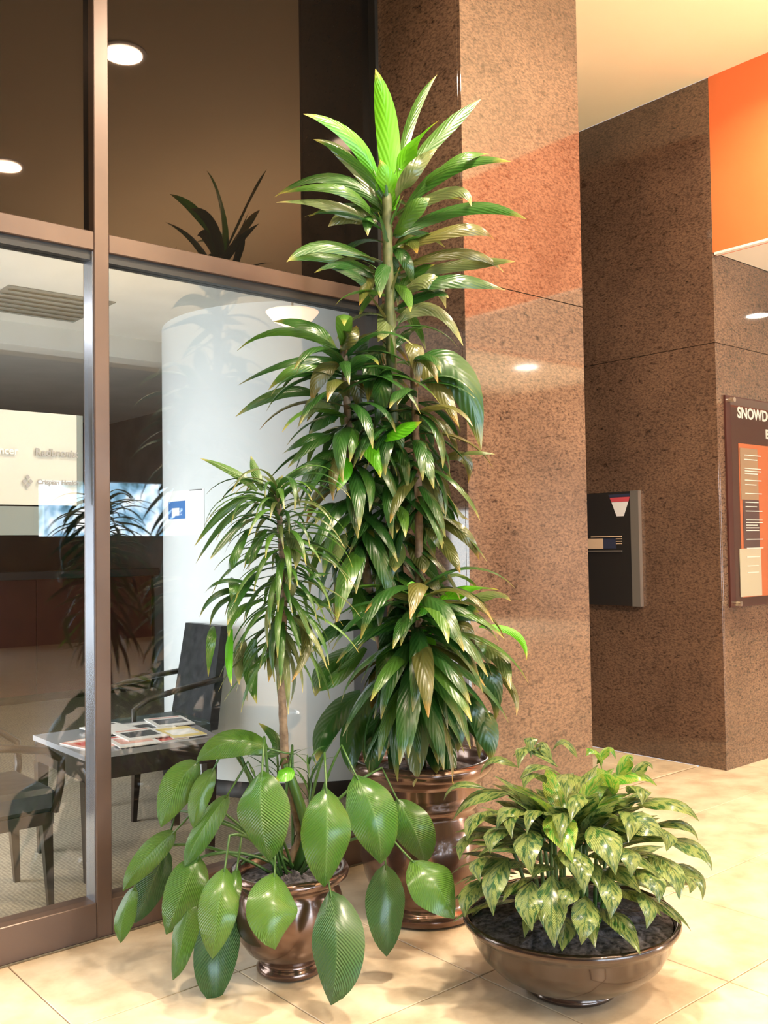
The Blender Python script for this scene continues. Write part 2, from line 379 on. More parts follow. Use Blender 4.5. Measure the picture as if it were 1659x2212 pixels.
# ------------------------------------------------------------------ ceilings, fascia, lobby walls
struct(box('ceiling', 'cream_paint', None, -5, 5.8, -8, 6.6, CEIL, CEIL+0.1), 'high cream lobby ceiling')
struct(box('ceiling', 'cream_paint', None, 5.8, 15, -8, -0.5, CEIL, CEIL+0.1), 'high cream lobby ceiling beyond the fascia')
struct(box('trim_3', 'orange_paint', None, 5.9, 15, -0.5, -0.4, 3.421, CEIL), 'orange painted return of the fascia')
struct(box('trim_1', 'orange_paint', None, 5.8, 5.9, -0.5, 3.398, 3.421, CEIL+0.1), 'orange painted fascia above the white soffit')
sf = struct(box('ceiling', 'white_paint', None, 5.9, 15, -0.4, 3.398, 3.423, 3.55), 'low white soffit beyond the orange fascia')
MB().box(5.80, 5.84, -0.5, 3.39, 3.405, 3.4205).build('edge_bead', 'white_paint', sf)
struct(box('wall_left', 'lobby_wall', None, -5.1, -5, -8, GY, 0, CEIL))
struct(box('wall_right', 'lobby_wall', None, 15, 15.1, -8, 3.4, 0, CEIL))
# wall behind the camera with the entrance glazing and the high window
wb = MB()
wb.box(-5, -2.4, -8.1, -8, 0, CEIL); wb.box(-2.4, 4.4, -8.1, -8, 3.05, CEIL); wb.box(4.4, 5.7, -8.1, -8, 0, CEIL)
wb.box(5.7, 9.6, -8.1, -8, 0, 1.74); wb.box(5.7, 9.6, -8.1, -8, 2.66, CEIL); wb.box(9.6, 11.4, -8.1, -8, 0, CEIL); wb.box(13.6, 15, -8.1, -8, 0, CEIL); wb.box(11.4, 13.6, -8.1, -8, 3.05, CEIL)
struct(wb.build('wall_back', 'lobby_wall'))
w2 = bpy.data.objects.new('window_2', None); COL.objects.link(w2); struct(w2)
MB().box(-2.4, 4.4, -8.3, -8.28, 0, 3.05).build('outdoor_view', 'outdoors', w2); MB().box(11.4, 13.6, -8.3, -8.28, 0, 3.05).build('outdoor_view', 'outdoors', w2)  # right-hand pane is a glowing opening added to light the granite
m_ = MB()
for x in (-2.4, -0.7, 1.0, 2.7, 4.34): m_.box(x, x+0.06, -8.08, -7.98, 0, 3.05)
m_.box(-2.4, 4.4, -8.08, -7.98, 2.2, 2.26); m_.build('window_frame', 'bronze_frame', w2)
w3 = bpy.data.objects.new('window_3', None); COL.objects.link(w3); struct(w3)
MB().box(5.7, 9.6, -8.3, -8.28, 1.74, 2.66).build('outdoor_view', 'outdoors', w3)
m_ = MB()
for x in (5.7, 6.6, 9.54): m_.box(x, x+0.07, -8.08, -7.98, 1.74, 2.66)
m_.build('window_frame', 'gasket', w3)

# ------------------------------------------------------------------ storefront (window_1)
win = bpy.data.objects.new('window_1', None); COL.objects.link(win); struct(win, 'bronze framed glass office storefront')
mull = [1.585 + 1.495*k for k in range(-4, 1)]
Y0, Y1, YG = GY, GY+0.11, GY+0.055
for x in mull:
    o = MB().box(x, x+0.062, Y0, Y1, 0, CEIL, bev=0.003).build('mullion', 'bronze_frame', win)
    MB().box(x-0.004, x-0.0005, Y0+0.012, Y1-0.02, 0.02, 2.69).build('edge_sheen', 'frame_edge_sheen', o)  # pale mullion side carrying a painted bluish reflection
MB().box(3.06, 3.08, Y0, Y1, 0, CEIL).build('mullion', 'gasket', win)
xs = [-5] + mull + [3.06]
for a, b in zip(xs[:-1], xs[1:]):
    a2 = a + 0.062 if a > -5 else a
    MB().box(a2, b, Y0+0.002, Y1, 2.691, 2.766, bev=0.003).build('transom', 'bronze_frame', win)
    MB().box(a2, b, Y0+0.02, Y1-0.02, 2.655, 2.691).build('gasket', 'gasket', win)
    MB().box(a2, b, Y0+0.002, Y1, 0, 0.137, bev=0.003).build('sill', 'bronze_frame', win)
    MB().box(a2, b, YG-0.003, YG+0.003, 0.137, 2.655).build('pane', 'clear_glass', win)
    MB().box(a2, b, YG-0.003, YG+0.003, 2.766, CEIL).build('spandrel_pane', 'black_glass', win)

# ------------------------------------------------------------------ granite column, pillar and wall
def slabs(root, faces):
    for f in faces: MB().box(*f, bev=0.0006).build('slab', 'granite', root)
col1 = struct(MB().box(3.10, 3.91, 3.055, 3.9, 0, CEIL).build('wall_column', 'gasket'), 'polished brown granite column beside the storefront')
J = 2.70; g = 0.002
slabs(col1, [(3.08, 3.93, 3.035, 3.054, 0.0, J-g), (3.08, 3.93, 3.035, 3.054, J+g, CEIL-0.001),
             (3.08, 3.099, 3.056, 3.72, 0.0, J-g), (3.08, 3.099, 3.056, 3.72, J+g, CEIL-0.001),
             (3.911, 3.93, 3.056, 3.9, 0.0, J-g), (3.911, 3.93, 3.056, 3.9, J+g, CEIL-0.001)])
J = 2.82
pil = struct(MB().box(5.82, 6.6, 3.42, 6.5, 0, CEIL).build('wall_pillar', 'gasket'), 'dark granite side of the recess')
slabs(pil, [(5.80, 5.819, 3.40, 4.9, 0, J-g), (5.80, 5.819, 3.40, 4.9, J+g, CEIL-0.001), (5.80, 5.819, 4.902, 6.5, 0, J-g), (5.80, 5.819, 4.902, 6.5, J+g, CEIL-0.001)])
wr = struct(MB().box(5.82, 15, 3.42, 3.6, 0, 3.42).build('wall_front', 'gasket'), 'polished granite wall beyond the recess')
slabs(wr, [(a, b-0.003, 3.40, 3.419, z0, z1) for a, b in ((5.82, 7.6), (7.6, 9.4), (9.4, 11.2), (11.2, 13), (13, 15)) for z0, z1 in ((0, J-g), (J+g, 3.42))])
struct(box('wall_recess', 'granite', None, 5.02, 5.8, 6.5, 6.6, 0, CEIL))

# ------------------------------------------------------------------ downlights
def downlight(x, y, z, label, power, lens='lamp_lens', r=0.115):
    t = thing('downlight', label, 'ceiling light', (x, y, z), 'round recessed downlights')
    MB().lathe(0, 0, [(r, -0.0005), (r+0.03, -0.0005), (r+0.03, -0.008), (r, -0.008), (r, -0.0005)], 32).build('trim_ring', 'trim_white', t)
    MB().lathe(0, 0, [(0.0001, -0.003), (r, -0.003)], 32).build('lens', lens, t)
    l = area('downlight_lamp', (x, y, z-0.02), (0, 0, 0), 2*r, 2*r, power, WARM, 'DISK', 150)
for (x, y, lb, p) in ((2.62, 1.80, 'round recessed downlight in the lobby ceiling above the plants', 95), (2.66, -0.42, 'round recessed downlight in the lobby ceiling behind the viewer', 90),
                (5.0, 2.6, 'added round recessed downlight in the lobby ceiling beside the granite column', 35), (1.62, 1.62, 'round recessed downlight in the lobby ceiling left of the plants', 30),  # the one beside the column is added to brighten floor and granite
                (0.4, 1.8, 'round recessed downlight near the left storefront', 25), (1.2, -2.5, 'round recessed downlight at left behind the viewer', 40), (2.6, -2.8, 'round recessed downlight far behind the viewer', 50)):
    downlight(x, y, CEIL, lb, p)
for (x, y, lb) in ((7.72, 2.68, 'round downlight in the low white soffit reflected in the granite wall'), (8.9, 0.9, 'second round downlight in the low white soffit')):
    downlight(x, y, 3.421, lb, 24, r=0.09)
downlight(12.83, -5.09, CEIL, 'round recessed downlight far to the right reflected in the granite column', 60, r=0.2)

# ------------------------------------------------------------------ office shell
OC = 3.0
struct(box('ceiling', 'office_ceiling', None, -5, 4.92, 3.9, 6.3, OC, OC+0.1), 'pale grey office ceiling')
struct(box('ceiling', 'office_ceiling', None, -5, 3.9, 3.72, 3.9, OC, OC+0.1), 'office ceiling strip behind the glass')
struct(box('ceiling', 'office_ceiling', None, -5, 4.92, 6.3, 10.8, OC, OC+0.1), 'office ceiling behind the bulkhead')
struct(box('trim_2', 'office_ceiling', None, -5, 4.92, 6.3, 6.5, 2.85, OC), 'office ceiling bulkhead')
struct(box('wall_office_back', 'black_wall', None, -5, 5.02, 10.8, 10.9, 0, OC))
struct(box('wall_office_left', 'office_grey', None, -5.1, -5, 3.72, 10.8, 0, OC))
struct(box('wall_office_right', 'office_grey', None, 4.92, 5.02, 3.92, 10.8, 0, CEIL))
struct(box('wall_recess_near', 'granite', None, 3.93, 5.02, 3.9, 3.92, 0, CEIL))
oc = MB().lathe(3.95, 5.52, [(0.96, 0), (0.96, OC)], 64).build('wall_round', 'office_white', None, True)
struct(oc, 'white round office column')
struct(MB().lathe(3.95, 5.52, [(0.972, 0.0), (0.972, 0.09), (0.961, 0.095)], 64).build('baseboard_round', 'gasket', None, True))
# dark recessed diffuser in the office ceiling
df = thing('ceiling_diffuser', 'square dark air diffuser in the pale office ceiling', 'vent', (2.2, 5.75, OC))
MB().box(-0.32, 0.32, -0.32, 0.32, -0.006, -0.001).build('backing', 'office_grey', df)
for k in range(6): MB().hexa([(-0.3, -0.27+0.1*k, -0.02), (0.3, -0.27+0.1*k, -0.02), (0.3, -0.255+0.1*k, -0.02), (-0.3, -0.255+0.1*k, -0.02), (-0.3, -0.24+0.1*k, -0.007), (0.3, -0.24+0.1*k, -0.007), (0.3, -0.225+0.1*k, -0.007), (-0.3, -0.225+0.1*k, -0.007)]).build('louvre', 'office_grey', df)
pl = thing('ceiling_panel_light', 'flat pale light panel in the far office ceiling', 'ceiling light', (2.35, 8.5, OC))
MB().box(-0.3, 0.3, -0.3, 0.3, -0.02, -0.001, bev=0.004).build('frame', 'trim_white', pl)
MB().box(-0.27, 0.27, -0.27, 0.27, -0.024, -0.0205).build('diffuser', 'lamp_lens_dim', pl)
# opal bowl lamp
bl = thing('bowl_lamp', 'warm opal glass bowl lamp hanging behind the storefront glass', 'lamp', (2.86, 4.07, 2.72))
MB().lathe(0, 0, [(0.001, -0.075), (0.05, -0.07), (0.10, -0.045), (0.13, -0.01), (0.138, 0.0), (0.13, 0.0), (0.0, -0.01)], 40).build('bowl', 'opal', bl, True)
MB().tube([(0, 0, -0.02), (0, 0, 0.272)], 0.006).build('stem', 'chrome', bl)
MB().lathe(0, 0, [(0.0, 0.262), (0.05, 0.262), (0.05, 0.2795), (0.0, 0.2795)], 24).build('ceiling_plate', 'chrome', bl)

# reception desk
dk = thing('reception_desk', 'dark red reception desk with a black counter top in the office', 'desk', (2.6, 9.6, 0))
for k in range(5):
    x = -4.0 + 1.25*k; MB().box(x, x+1.244, 0, 0.03, 0.08, 1.22, bev=0.003).build('front_panel', 'desk_red', dk)
MB().box(-4.0, 2.25, 0.03, 0.6, 0.0, 1.22).build('carcass', 'dark_wood', dk)
MB().box(-4.05, 2.3, -0.08, 0.66, 1.222, 1.30, bev=0.006).build('counter_top', 'dark_counter', dk)

# poster on the round column
ps = thing('poster', 'white printed poster with a blue picture on the round office column', 'poster', (0, 0, 0))
def arc_patch(a0, a1, z0, z1, r, mat, name, parent):
    v = []; f = []
    for k in range(9):
        a = a0 + (a1-a0)*k/8
        for rr in (r, r+0.002):
            for z in (z0, z1): v.append((3.95+rr*math.cos(a), 5.52+rr*math.sin(a), z))
    for k in range(8):
        i = k*4; j = i+4
        f += [(i+2, i+3, j+3, j+2), (i, j, j+1, i+1), (i+1, j+1, j+3, i+3), (i, i+2, j+2, j)]
    f += [(0, 1, 3, 2), (32, 34, 35, 33)]
    return link_mesh(name, v, f, mat, parent)
a = R
arc_patch(a(163), a(195), 1.589, 1.875, 0.961, 'paper', 'sheet', ps)
arc_patch(a(169.5), a(184), 1.695, 1.808, 0.9635, 'poster_blue', 'picture', ps)
arc_patch(a(173.5), a(180), 1.715, 1.765, 0.966, 'paper', 'picture_mark', ps)
arc_patch(a(187), a(194), 1.868, 1.873, 0.9635, 'print_grey', 'caption', ps)

# ------------------------------------------------------------------ office furniture
def armchair(loc, rz, label, seatmat):
    t = thing('armchair', label, 'chair', loc, None); t.rotation_euler = (0, 0, rz)
    # local: faces +x, origin at the floor centre
    MB().box(-0.24, 0.26, -0.235, 0.235, 0.40, 0.50, bev=0.02).build('seat', seatmat, t)
    MB().hexa([(-0.27,-0.235,0.44),(-0.21,-0.235,0.44),(-0.21,0.235,0.44),(-0.27,0.235,0.44),(-0.36,-0.215,1.04),(-0.31,-0.215,1.04),(-0.31,0.215,1.04),(-0.36,0.215,1.04)]).build('backrest', 'leather', t)
    MB().box(-0.25, 0.25, -0.225, 0.225, 0.35, 0.40).build('seat_frame', 'dark_wood', t)
    for sy in (-1, 1):
        MB().tube([(-0.29, sy*0.25, 0.74), (-0.15, sy*0.275, 0.725), (0.05, sy*0.28, 0.70), (0.2, sy*0.275, 0.67), (0.27, sy*0.262, 0.62), (0.27, sy*0.25, 0.52), (0.25, sy*0.235, 0.40)], 0.017, 8).build('armrest', 'dark_wood', t, True)
        for sx in (-1, 1):
            x = 0.225*sx; y = 0.2*sy
            MB().hexa([(x-0.012+0.02*sx, y-0.012, 0), (x+0.012+0.02*sx, y-0.012, 0), (x+0.012+0.02*sx, y+0.012, 0), (x-0.012+0.02*sx, y+0.012, 0),
                       (x-0.022, y-0.022, 0.36), (x+0.022, y-0.022, 0.36), (x+0.022, y+0.022, 0.36), (x-0.022, y+0.022, 0.36)]).build('leg', 'dark_wood', t)
    return t
armchair((2.66, 5.21, 0), R(180), 'dark grey armchair with curved arms in front of the white round column', 'leather_blue')
armchair((1.34, 4.28, 0), 0, 'dark armchair at the left edge behind the glass, beside the magazine table', 'leather')

tb = thing('side_table', 'dark wood side table with a grey top and magazines on it behind the glass', 'table', (2.1, 4.5, 0))
def prism(pts, z0, z1, name, mat, parent):
    n = len(pts); v = [(x, y, z0) for x, y in pts] + [(x, y, z1) for x, y in pts]
    f = [tuple(range(n))[::-1], tuple(range(n, 2*n))] + [(k, (k+1) % n, n+(k+1) % n, n+k) for k in range(n)]
    return link_mesh(name, v, f, mat, parent)
tp = [(-0.31, -0.29), (0.36, -0.33), (0.50, 0.32), (-0.30, 0.36)]
prism(tp, 0.555, 0.58, 'table_top', 'table_top', tb)
tq = [(p[0]*0.97, p[1]*0.97) for p in tp]
for k in range(4):
    p, q = Vector(tq[k]), Vector(tq[(k+1) % 4]); d = (q-p).normalized(); nn = Vector((-d.y, d.x))
    prism([tuple(p), tuple(q), tuple(q+nn*0.02), tuple(p+nn*0.02)], 0.455, 0.554, 'apron', 'dark_wood', tb)
    c = Vector(tq[k])*0.93
    MB().hexa([(c.x-0.016, c.y-0.016, 0), (c.x+0.016, c.y-0.016, 0), (c.x+0.016, c.y+0.016, 0), (c.x-0.016, c.y+0.016, 0),
               (c.x-0.028, c.y-0.028, 0.455), (c.x+0.028, c.y-0.028, 0.455), (c.x+0.028, c.y+0.028, 0.455), (c.x-0.028, c.y+0.028, 0.455)]).build('leg', 'dark_wood', tb)

def magazine(x, y, rz, z, mats, label, w_=0.20, h_=0.27):
    t = thing('magazine', label, 'magazine', (x, y, z), 'magazines fanned on the side table'); t.rotation_euler = (0, 0, rz)
    MB().box(-w_/2, w_/2, -h_/2, h_/2, 0, 0.005).build('pages', 'mag_white', t)
    MB().box(-w_/2, w_/2, -h_/2, h_/2, 0.0052, 0.0058).build('cover', mats[0], t)
    MB().box(-w_*0.38, w_*0.40, -h_*0.30, h_*0.22, 0.0060, 0.0064).build('cover_picture', mats[1], t)
    MB().box(-w_*0.40, w_*0.40, h_*0.34, h_*0.44, 0.0060, 0.0064).build('cover_title', mats[2], t)
mg = [(1.93, 4.42, 10, 'mag_pink', 'mag_red', 'mag_white', 'pink and red magazine at the left corner of the side table'),
      (2.08, 4.33, -8, 'mag_white', 'mag_pink', 'mag_red', 'white magazine with a red title, second from the left on the side table'),
      (2.16, 4.42, -6, 'mag_white', 'mag_dark', 'mag_pink', 'white magazine with dark pictures in the middle of the side table'),
      (2.25, 4.36, -4, 'mag_red', 'mag_red', 'mag_white', 'red magazine left of the yellow one on the side table'),
      (2.35, 4.35, -8, 'mag_yellow', 'mag_white', 'mag_yellow', 'yellow magazine at the right of the row on the side table'),
      (2.12, 4.66, 4, 'mag_white', 'mag_white', 'mag_dark', 'plain white magazine at the back of the side table, left one'),
      (2.32, 4.64, -3, 'mag_white', 'mag_dark', 'mag_white', 'white magazine with a dark picture at the back of the side table'),
      (2.45, 4.66, -12, 'mag_white', 'mag_dark', 'mag_pink', 'white magazine with a dark picture at the back right corner of the table')]
for k, q in enumerate(mg): magazine(q[0], q[1], R(q[2]), 0.5802 + 0.0066*(k % 3) + (0 if k < 5 else 0.0002), q[3:6], q[6], 0.17 if k in (3, 4) else 0.2)

# ------------------------------------------------------------------ sign film on the storefront glass
sg = thing('glass_sign', 'frosted white sign panel with grey clinic names on the left glass pane', 'sign', (0.9, YG, 1.67))
def lb(parent, name, mat, x0, x1, y0, y1, z0, z1):
    o = MB().box(x0, x1, y0, y1, z0, z1).build(name, mat); local(parent, o); return o
lb(sg, 'panel', 'frosted', 0.25, 1.535, YG+0.004, YG+0.008, 1.678, 2.035)
lb(sg, 'panel_edge', 'grey_film', 1.536, 1.56, YG+0.004, YG+0.006, 1.678, 2.035)
lb(sg, 'lower_panel', 'grey_film', 0.25, 1.405, YG+0.004, YG+0.007, 1.563, 1.672)
YF = YG - 0.0045
text('lettering', 'Radbronix', 'print_grey', sg, (1.367, YF, 1.868), (R(90), 0, 0), 0.040, 0.0008)
text('lettering', 'Cancer', 'print_pale', sg, (1.185, YF, 1.868), (R(90), 0, 0), 0.040, 0.0008)
text('lettering', 'Crispian Health', 'print_grey', sg, (1.375, YF, 1.758), (R(90), 0, 0), 0.026, 0.0008)
lg = []
for dx, dz in ((-0.012, 0), (0.012, 0), (0, 0.016), (0, -0.016)):
    MBm = MB(); c = (1.338+dx, 1.767+dz)
    r_ = 0.0095
    v = [(c[0]-r_, YF, c[1]), (c[0], YF, c[1]-r_), (c[0]+r_, YF, c[1]), (c[0], YF, c[1]+r_)]
    v += [(p[0], YF-0.001, p[2]) for p in v]
    local(sg, link_mesh('logo_mark', v, [(0,1,2,3),(7,6,5,4),(0,4,5,1),(1,5,6,2),(2,6,7,3),(3,7,4,0)], 'print_grey'))

# ------------------------------------------------------------------ payment unit on the dark granite
ku = thing('wall_terminal', 'black wall terminal with a steel edge and a slot on the dark granite', 'terminal', (5.8, 4.3, 1.05))
def kb(name, mat, y0, y1, z0, z1, d0, d1): return lb(ku, name, mat, 5.8-d1, 5.8-d0, y0, y1, z0, z1)
kb('housing', 'unit_black', 4.075, 4.62, 1.05, 1.865, 0.0005, 0.035)
kb('edge_frame', 'steel', 4.005, 4.073, 1.048, 1.868, 0.0005, 0.037)
kb('slot_plate', 'tan_card', 4.315, 4.47, 1.458, 1.533, 0.0355, 0.039)
kb('slot_opening', 'label_blue', 4.20, 4.31, 1.458, 1.533, 0.0355, 0.037)
kb('slot_rail', 'steel', 4.15, 4.48, 1.436, 1.446, 0.0355, 0.043)
kb('slot_rail', 'tan_card', 4.15, 4.42, 1.541, 1.549, 0.0355, 0.041)
for z in (1.490, 1.507, 1.524): kb('key_row', 'tan_card', 4.15, 4.20, z, z+0.007, 0.0355, 0.040)
def kq(name, mat, yl0, yr0, z0, yl1, yr1, z1):     # trapezoid, bottom then top
    x0, x1 = 5.8-0.0355, 5.8-0.0375
    local(ku, link_mesh(name, [(x0,yl0,z0),(x0,yr0,z0),(x1,yr0,z0),(x1,yl0,z0),(x0,yl1,z1),(x0,yr1,z1),(x1,yr1,z1),(x1,yl1,z1)], [(0,3,2,1),(4,5,6,7),(0,1,5,4),(1,2,6,5),(2,3,7,6),(3,0,4,7)], mat))
kq('sticker', 'label_white', 4.19, 4.13, 1.69, 4.232, 4.088, 1.792)
kq('sticker_band', 'label_red', 4.234, 4.086, 1.794, 4.246, 4.076, 1.826)
kq('sticker_band', 'label_blue', 4.247, 4.076, 1.828, 4.258, 4.076, 1.848)

# ------------------------------------------------------------------ directory board
db = thing('directory_board', 'glazed brown building directory board on the far granite wall', 'sign', (5.88, 3.4, 1.05))
BX, FY = 5.885, 3.385
lb(db, 'backing', 'board_brown', BX, 7.35, FY, 3.399, 1.06, 2.475)
lb(db, 'orange_panel', 'board_orange', 6.03, 7.25, FY-0.004, FY-0.0005, 1.12, 2.16)
lb(db, 'listing_panel', 'board_tan', 6.04, 6.27, FY-0.008, FY-0.0045, 1.78, 2.13)
lb(db, 'listing_panel', 'board_plum', 6.06, 6.27, FY-0.008, FY-0.0045, 1.45, 1.778)
lb(db, 'listing_panel', 'board_cream', 6.00, 6.28, FY-0.008, FY-0.0045, 1.125, 1.448)
zz = 2.11; random.seed(3)
for k in range(22):
    zz -= random.choice([0.018, 0.03, 0.045, 0.06])
    if zz < 1.28: break
    lb(db, 'listing_line', 'letter_white', 6.09, 6.09+random.choice([0.15, 0.17, 0.22]), FY-0.0105, FY-0.0085, zz, zz+0.006)
for x, z in ((5.915, 2.44), (5.93, 1.085), (7.32, 2.44), (7.32, 1.085)):
    o = MB().tube([(x, FY, z), (x, FY-0.05, z)], 0.017, 16).build('standoff', 'chrome'); local(db, o)
lb(db, 'cover_glass', 'clear_glass', 5.90, 7.33, FY-0.030, FY-0.025, 1.07, 2.46)
text('lettering', 'SNOWDON', 'letter_white', db, (6.03, FY-0.001, 2.335), (R(90), 0, 0), 0.105, 0.002)
text('lettering', 'BUILDING', 'letter_white', db, (6.40, FY-0.001, 2.215), (R(90), 0, 0), 0.09, 0.002)

# ================================================================== PLANTS
def P(px, py, Z):              # point of the place seen at (px, py) at forward distance Z
    d = FW*F_PX + RT*(px-CX) - UP*(py-CY)
    return CAM + d*(Z/(d.dot(FW)))
PROF = {
 'lance': lambda t: (0.34 + 0.66*min(1, t/0.30)**0.8) * (1 if t < 0.45 else max(0.0, 1-((t-0.45)/0.55)**1.9)),
 'ovate': lambda t: max(0.0, math.sin(math.pi*min(1, t**0.92)))**0.60 * (1 if t < 0.8 else 1 - 0.25*((t-0.8)/0.2)**2),
 'ellip': lambda t: max(0.0, math.sin(math.pi*min(1, t**0.80)))**0.9 * (1 if t < 0.6 else 1-0.25*((t-0.6)/0.4)),
}
def blade(points, width, facing, prof, fold=0.25, ripple=0.0, n=11, cols=5, stalk=0.0):
    """curved leaf surface along a 3-D centre line; returns verts, faces, uvs"""
    v = []; uv = []; f = []
    m = len(points)
    ph = random.random()*6
    for i in range(m):
        t = i/(m-1)
        tan = (points[min(i+1, m-1)] - points[max(i-1, 0)]).normalized()
        nrm = (facing - tan*facing.dot(tan))
        if nrm.length < 0.05: nrm = Vector((0.3, 0.2, 1)); nrm -= tan*nrm.dot(tan)
        nrm.normalize(); sd = tan.cross(nrm)
        hw = width/2*PROF[prof](t)
        if hw < width*0.012: hw = width*0.012
        for k in range(cols):
            s = -1 + 2*k/(cols-1)
            off = -fold*hw*abs(s)**1.4 + ripple*hw*math.sin(9*t + ph + (2.2 if s > 0 else 0))*abs(s)
            v.append(points[i] + sd*(s*hw) + nrm*off); uv.append((t, (s+1)/2))
    for i in range(m-1):
        for k in range(cols-1):
            q = i*cols+k; f.append((q, q+1, q+cols+1, q+cols))
    return v, f, uv
def bez(a, b, c, n=11):
    return [a*(1-t)**2 + b*2*t*(1-t) + c*t*t for t in [i/(n-1) for i in range(n)]]
def thru(a, m, c, n=11):       # quadratic passing through m at the middle
    return bez(a, m*2 - (a+c)*0.5, c, n)
def leaf(pts, width, facing, prof, mat, parent, name='leaf', **kw):
    v, f, uv = blade(pts, width, facing, prof, **kw)
    o = link_mesh(name, v, f, mat, None, True, uv); local(parent, o); return o
# a pool of shared leaf shapes: base at the origin, pointing along +x, up = +z
POOL = {}
def pool_leaf(kind, L, W, elev, droop, prof, mat, fold=0.3, ripple=0.05, n=10):
    key = (kind, round(elev/12), round(droop/20), mat)
    if key not in POOL:
        e = R(round(elev/12)*12); d = R(round(droop/20)*20)
        pts = [Vector((0, 0, 0))]
        for i in range(n):
            an = e - d*((i+0.5)/n)**1.15
            pts.append(pts[-1] + Vector((math.cos(an), 0, math.sin(an)))/n)
        fac = Vector((-math.sin(e)*0.4+0.25, 0, 1))
        # per segment facing keeps the upper side up on drooping tips
        v = []; uv = []; f = []; cols = 5; m = len(pts); ph = random.random()*6
        for i in range(m):
            t = i/(m-1); tan = (pts[min(i+1, m-1)]-pts[max(i-1, 0)]).normalized()
            sd = Vector((0, 1, 0)); nrm = tan.cross(sd); nrm = -nrm if nrm.dot(Vector((0.6, 0, 1))) < 0 else nrm
            hw = max(0.5*W/L*PROF[prof](t), 0.004)
            for k in range(cols):
                s = -1+2*k/(cols-1)
                v.append(pts[i] + sd*(s*hw) + nrm*(-fold*hw*abs(s)**1.4 + ripple*hw*math.sin(9*t+ph+(2 if s > 0 else 0))*abs(s))); uv.append((t, (s+1)/2))
        for i in range(m-1):
            for k in range(cols-1):
                q = i*cols+k; f.append((q, q+1, q+cols+1, q+cols))
        me = bpy.data.meshes.new('leaf'); me.from_pydata([tuple(p) for p in v], [], f)
        me.polygons.foreach_set('use_smooth', [True]*len(me.polygons))
        l = me.uv_layers.new(name='UVMap')
        for p in me.polygons:
            for li in p.loop_indices: l.data[li].uv = uv[me.loops[li].vertex_index]
        me.materials.append(M[mat]); POOL[key] = me
    return POOL[key]
def put_leaf(me, base, az, scale, tilt, parent, name='leaf'):
    o = bpy.data.objects.new(name, me); COL.objects.link(o)
    o.location = base; o.rotation_euler = Euler((tilt, 0, az)); o.scale = (scale, scale, scale)
    return local(parent, o)

def lathe_pot(root, cx, cy, prof, mat, seg=56):
    o = MB().lathe(cx, cy, prof, seg).build('pot', mat, None, True); local(root, o); return o
def disc_soil(root, cx, cy, r, z, bump, seed):
    rnd = random.Random(seed); v = [Vector((cx, cy, z+bump))]; f = []; rings = 9; sg_ = 40
    for i in range(1, rings+1):
        rr = r*i/rings
        for k in range(sg_):
            an = 2*math.pi*k/sg_; v.append(Vector((cx+rr*math.cos(an), cy+rr*math.sin(an), z + bump*(1-(i/rings)**2) + rnd.uniform(-1, 1)*0.006*(i < rings))))
    for k in range(sg_): f.append((0, 1+k, 1+(k+1) % sg_))
    for i in range(rings-1):
        for k in range(sg_): f.append((1+i*sg_+k, 1+(i+1)*sg_+k, 1+(i+1)*sg_+(k+1) % sg_, 1+i*sg_+(k+1) % sg_))
    o = link_mesh('soil', v, f, 'soil'); local(root, o); return o

# ---------------------------------------------------------------- tall dracaena in the big pot
BX0, BY0 = 2.72, 2.975
td = thing('potted_dracaena', 'tallest dracaena with long drooping leaves in the large bronze pot by the granite column', 'plant', (BX0, BY0, 0))
big = [(0.0, 0.001), (0.215, 0.001), (0.232, 0.012), (0.236, 0.035), (0.222, 0.052), (0.205, 0.062), (0.215, 0.09), (0.245, 0.16), (0.262, 0.24), (0.258, 0.31), (0.240, 0.37),
       (0.222, 0.41), (0.218, 0.43), (0.238, 0.445), (0.243, 0.46), (0.236, 0.475), (0.240, 0.52), (0.262, 0.56), (0.284, 0.575), (0.296, 0.592), (0.298, 0.612), (0.288, 0.63), (0.272, 0.632), (0.262, 0.618), (0.252, 0.56), (0.248, 0.50)]
lathe_pot(td, BX0, BY0, big, 'pot_bronze')
disc_soil(td, BX0, BY0, 0.252, 0.56, 0.03, 1)
ZT = 4.02
def cane(root, pts, r0_, r1_, mat='cane'):
    pts = [Vector(p) for p in pts]; n = len(pts); fine = []
    for i in range(n-1):
        for k in range(8): fine.append(pts[i].lerp(pts[i+1], k/8))
    fine.append(pts[-1]); m = len(fine)
    rad = [(r0_ + (r1_-r0_)*i/(m-1))*(1.0 + (0.09 if i % 2 else -0.04)) for i in range(m)]
    o = MB().tube(fine, rad, 12).build('cane', mat, None, True); local(root, o); return fine
cane(td, [(BX0-0.02, BY0-0.02, 0.56), P(862, 1300, 3.95), P(850, 900, 3.95), P(838, 560, 3.98), P(836, 420, 3.98)], 0.022, 0.020, 'cane_green')
cane(td, [(BX0-0.07, BY0-0.03, 0.56), P(800, 1300, 3.93), P(755, 960, 3.93), P(742, 745, 3.94)], 0.020, 0.014)
cane(td, [(BX0+0.05, BY0-0.05, 0.56), P(905, 1400, 3.86), P(905, 1100, 3.86), P(893, 790, 3.92)], 0.020, 0.014)
cane(td, [(BX0+0.03, BY0-0.08, 0.56), P(900, 1500, 3.80), P(905, 1290, 3.78)], 0.019, 0.014)
S4 = lambda x, y: (400+x/1.952, 100+y/1.952)
S8 = lambda x, y: (640+x/3.318, 640+y/3.318)
S5 = lambda x, y: (400+x/1.952, 800+y/1.952)
